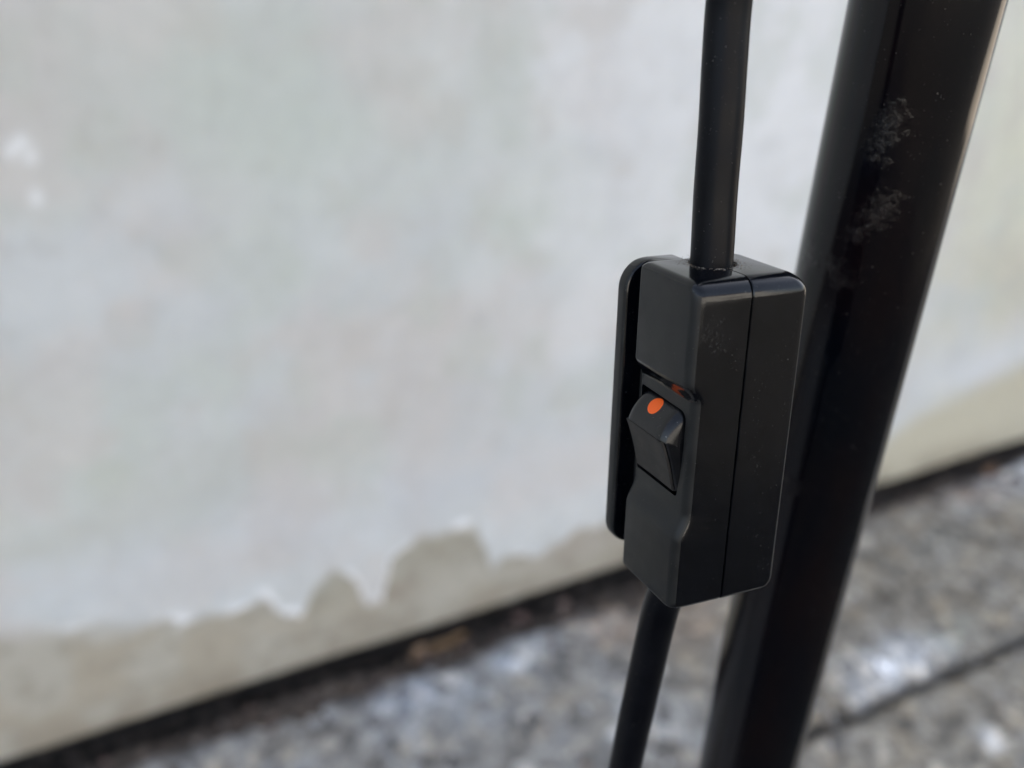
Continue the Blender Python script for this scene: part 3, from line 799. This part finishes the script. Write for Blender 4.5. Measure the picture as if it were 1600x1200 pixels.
# orange dot inlaid on the curved top of the rocker
up_y = np.array([p[0] for p in UP[1:9]]); up_z = np.array([p[1] for p in UP[1:9]])
cum = np.concatenate([[0], np.cumsum(np.hypot(np.diff(up_y), np.diff(up_z)))])
def surf(s):
    y = np.interp(s, cum, up_y); z = np.interp(s, cum, up_z)
    e = 0.05; ty = np.interp(s + e, cum, up_y) - np.interp(s - e, cum, up_y); tz = np.interp(s + e, cum, up_z) - np.interp(s - e, cum, up_z)
    l = math.hypot(ty, tz); return y, z, tz / l, -ty / l
def dot_mesh(name, r0, lift, cx, cs):
    bm = bmesh.new(); prev = None
    def pt(rad, a, lf):
        x = cx + rad * math.cos(a); y, z, ny, nz = surf(cs + rad * math.sin(a))
        return bm.verts.new((x * mm, (y + ny * lf) * mm, (z + nz * lf) * mm))
    c = pt(0, 0, lift)
    for j in range(1, 7):
        rad = r0 * j / 6; lf = lift if j < 6 else 0.0
        ring = [pt(rad, 2 * math.pi * k / 40, lf) for k in range(40)]
        for k in range(40):
            f = bm.faces.new((c, ring[k], ring[(k + 1) % 40]) if prev is None else (prev[k], ring[k], ring[(k + 1) % 40], prev[(k + 1) % 40])); f.smooth = True
        prev = ring
    bmesh.ops.recalc_face_normals(bm, faces=bm.faces)
    me = bpy.data.meshes.new(name); bm.to_mesh(me); bm.free(); return me
M_DOT = mat_plain('orange_paint', (1.0, 0.125, 0.003), 0.5, 0.04, 900)
DOTX, DOTS = 7.6, 2.05
link('indicator_dot', dot_mesh('indicator_dot', 1.62, 0.06, DOTX, DOTS), M_DOT, rocker)

# ------------------------------------------------------------------ power cord: one round black cable through the switch
def sw(x, y, z): return SM @ Vector((x * mm, y * mm, z * mm))
def W_(x, y, z): return Vector((x, y, z + CAM_H))
ctrl = [W_(.0240, .1640, .62), W_(.0262, .1620, .25), W_(.0290, .1590, .060), W_(.03043, .15544, -.02029), W_(.03072, .15375, -.0293), W_(.03113, .15176, -.03863), W_(.03142, .14999, -.04844),
        W_(.03184, .148, -.0575), sw(6.5, 9.95, 50), sw(6.7, 10.0, 36), sw(6.6, 9.9, 20), sw(5.2, 9.7, 6), sw(3.6, 9.4, -2), sw(1.0, 9.0, -11),
        W_(.02954, .14085, -.14526), W_(.02800, .14095, -.17545), W_(.0265, .1430, -.22), W_(.026, .146, -.32), W_(.030, .152, -.50), W_(.036, .158, -.70), W_(.05, .167, -.760), W_(.062, .180, -.7795)]
def catmull(P, n=10):
    out = []
    for i in range(len(P) - 1):
        p0 = P[max(0, i - 1)]; p1 = P[i]; p2 = P[i + 1]; p3 = P[min(len(P) - 1, i + 2)]
        for k in range(n):
            t = k / n
            d1 = (p2 - p1).length
            m1 = (p2 - p0) * (d1 / max(1e-6, (p1 - p0).length + d1)); m2 = (p3 - p1) * (d1 / max(1e-6, (p3 - p2).length + d1))
            out.append((2 * t**3 - 3 * t**2 + 1) * p1 + (t**3 - 2 * t**2 + t) * m1 + (-2 * t**3 + 3 * t**2) * p2 + (t**3 - t**2) * m2)
    out.append(P[-1]); return out
M_CORD = mat_plastic('black_cord_rubber', (0.0022, 0.0025, 0.0042), 0.34, 0.45, 0.13)
cord_o = Vector((0.062, 0.178, 0.0205))
cord = link('power_cord', tube_mesh('power_cord', [p - cord_o for p in catmull(ctrl)], 0.00352, 40), M_CORD)
cord.location = cord_o
tag(cord, 'thin round black power cord running down through the switch, left of the pole', 'cord')

# ------------------------------------------------------------------ dust, lint and hairs where the cord enters
M_LINT = mat_plain('pale_lint', (0.42, 0.38, 0.33), 0.9, 0.3, 2000)
bm = bmesh.new()
r_ = random.Random(5)
def hair(pts, rad):
    up = Vector((0.3, 0.9, 0.1)); prev = None
    for i, p in enumerate(pts):
        t = (pts[min(i + 1, len(pts) - 1)] - pts[max(0, i - 1)]).normalized()
        x = (up - t * up.dot(t)).normalized(); y = t.cross(x)
        ring = [bm.verts.new((p + (x * math.cos(a) + y * math.sin(a)) * rad) * mm) for a in (0, 2.09, 4.19)]
        if prev:
            for k in range(3): bm.faces.new((prev[k], prev[(k + 1) % 3], ring[(k + 1) % 3], ring[k]))
        prev = ring
for i in range(46):
    a = r_.uniform(0, 2 * math.pi); rr = 3.6 + abs(r_.gauss(0, 0.7))
    p = Vector((HX + rr * math.cos(a), HY + rr * math.sin(a), BH + 0.03))
    d = r_.uniform(0, 6.28); pts = []
    ln = r_.uniform(0.25, 1.3)
    curl = r_.uniform(-2.5, 2.5)
    for k in range(6):
        pts.append(p.copy()); d += curl * 0.3
        p = p + Vector((math.cos(d), math.sin(d), r_.uniform(-.02, .16))) * ln / 5
    hair(pts, r_.uniform(0.015, 0.035))
# the one long hair standing against the cord
hair([Vector((4.9, 7.4, BH + 1.9)), Vector((5.6, 7.2, BH + 1.3)), Vector((6.3, 7.0, BH + 0.7)), Vector((7.2, 6.7, BH + 0.05))], 0.035)
me = bpy.data.meshes.new('lint'); bm.to_mesh(me); bm.free()
tag(link('lint', me, M_LINT, switch), kind='stuff')
bm = bmesh.new()
for i in range(520):     # dust crumbs round the collar
    a = r_.uniform(0, 2 * math.pi); rr = 3.55 + abs(r_.gauss(0, 1.0)); s = r_.uniform(0.03, 0.11)
    mt = Matrix.Translation(Vector((HX + rr * math.cos(a), HY + rr * math.sin(a), BH + s * .2)) * mm) @ Matrix.Diagonal((s * mm, s * mm * r_.uniform(.5, 1), s * mm * .5, 1))
    bmesh.ops.create_icosphere(bm, subdivisions=1, radius=1, matrix=mt)
me = bpy.data.meshes.new('dust'); bm.to_mesh(me); bm.free()
tag(link('dust', me, mat_plain('brown_dust', (0.20, 0.165, 0.13), 0.95, 0.3, 3000), switch), kind='stuff')
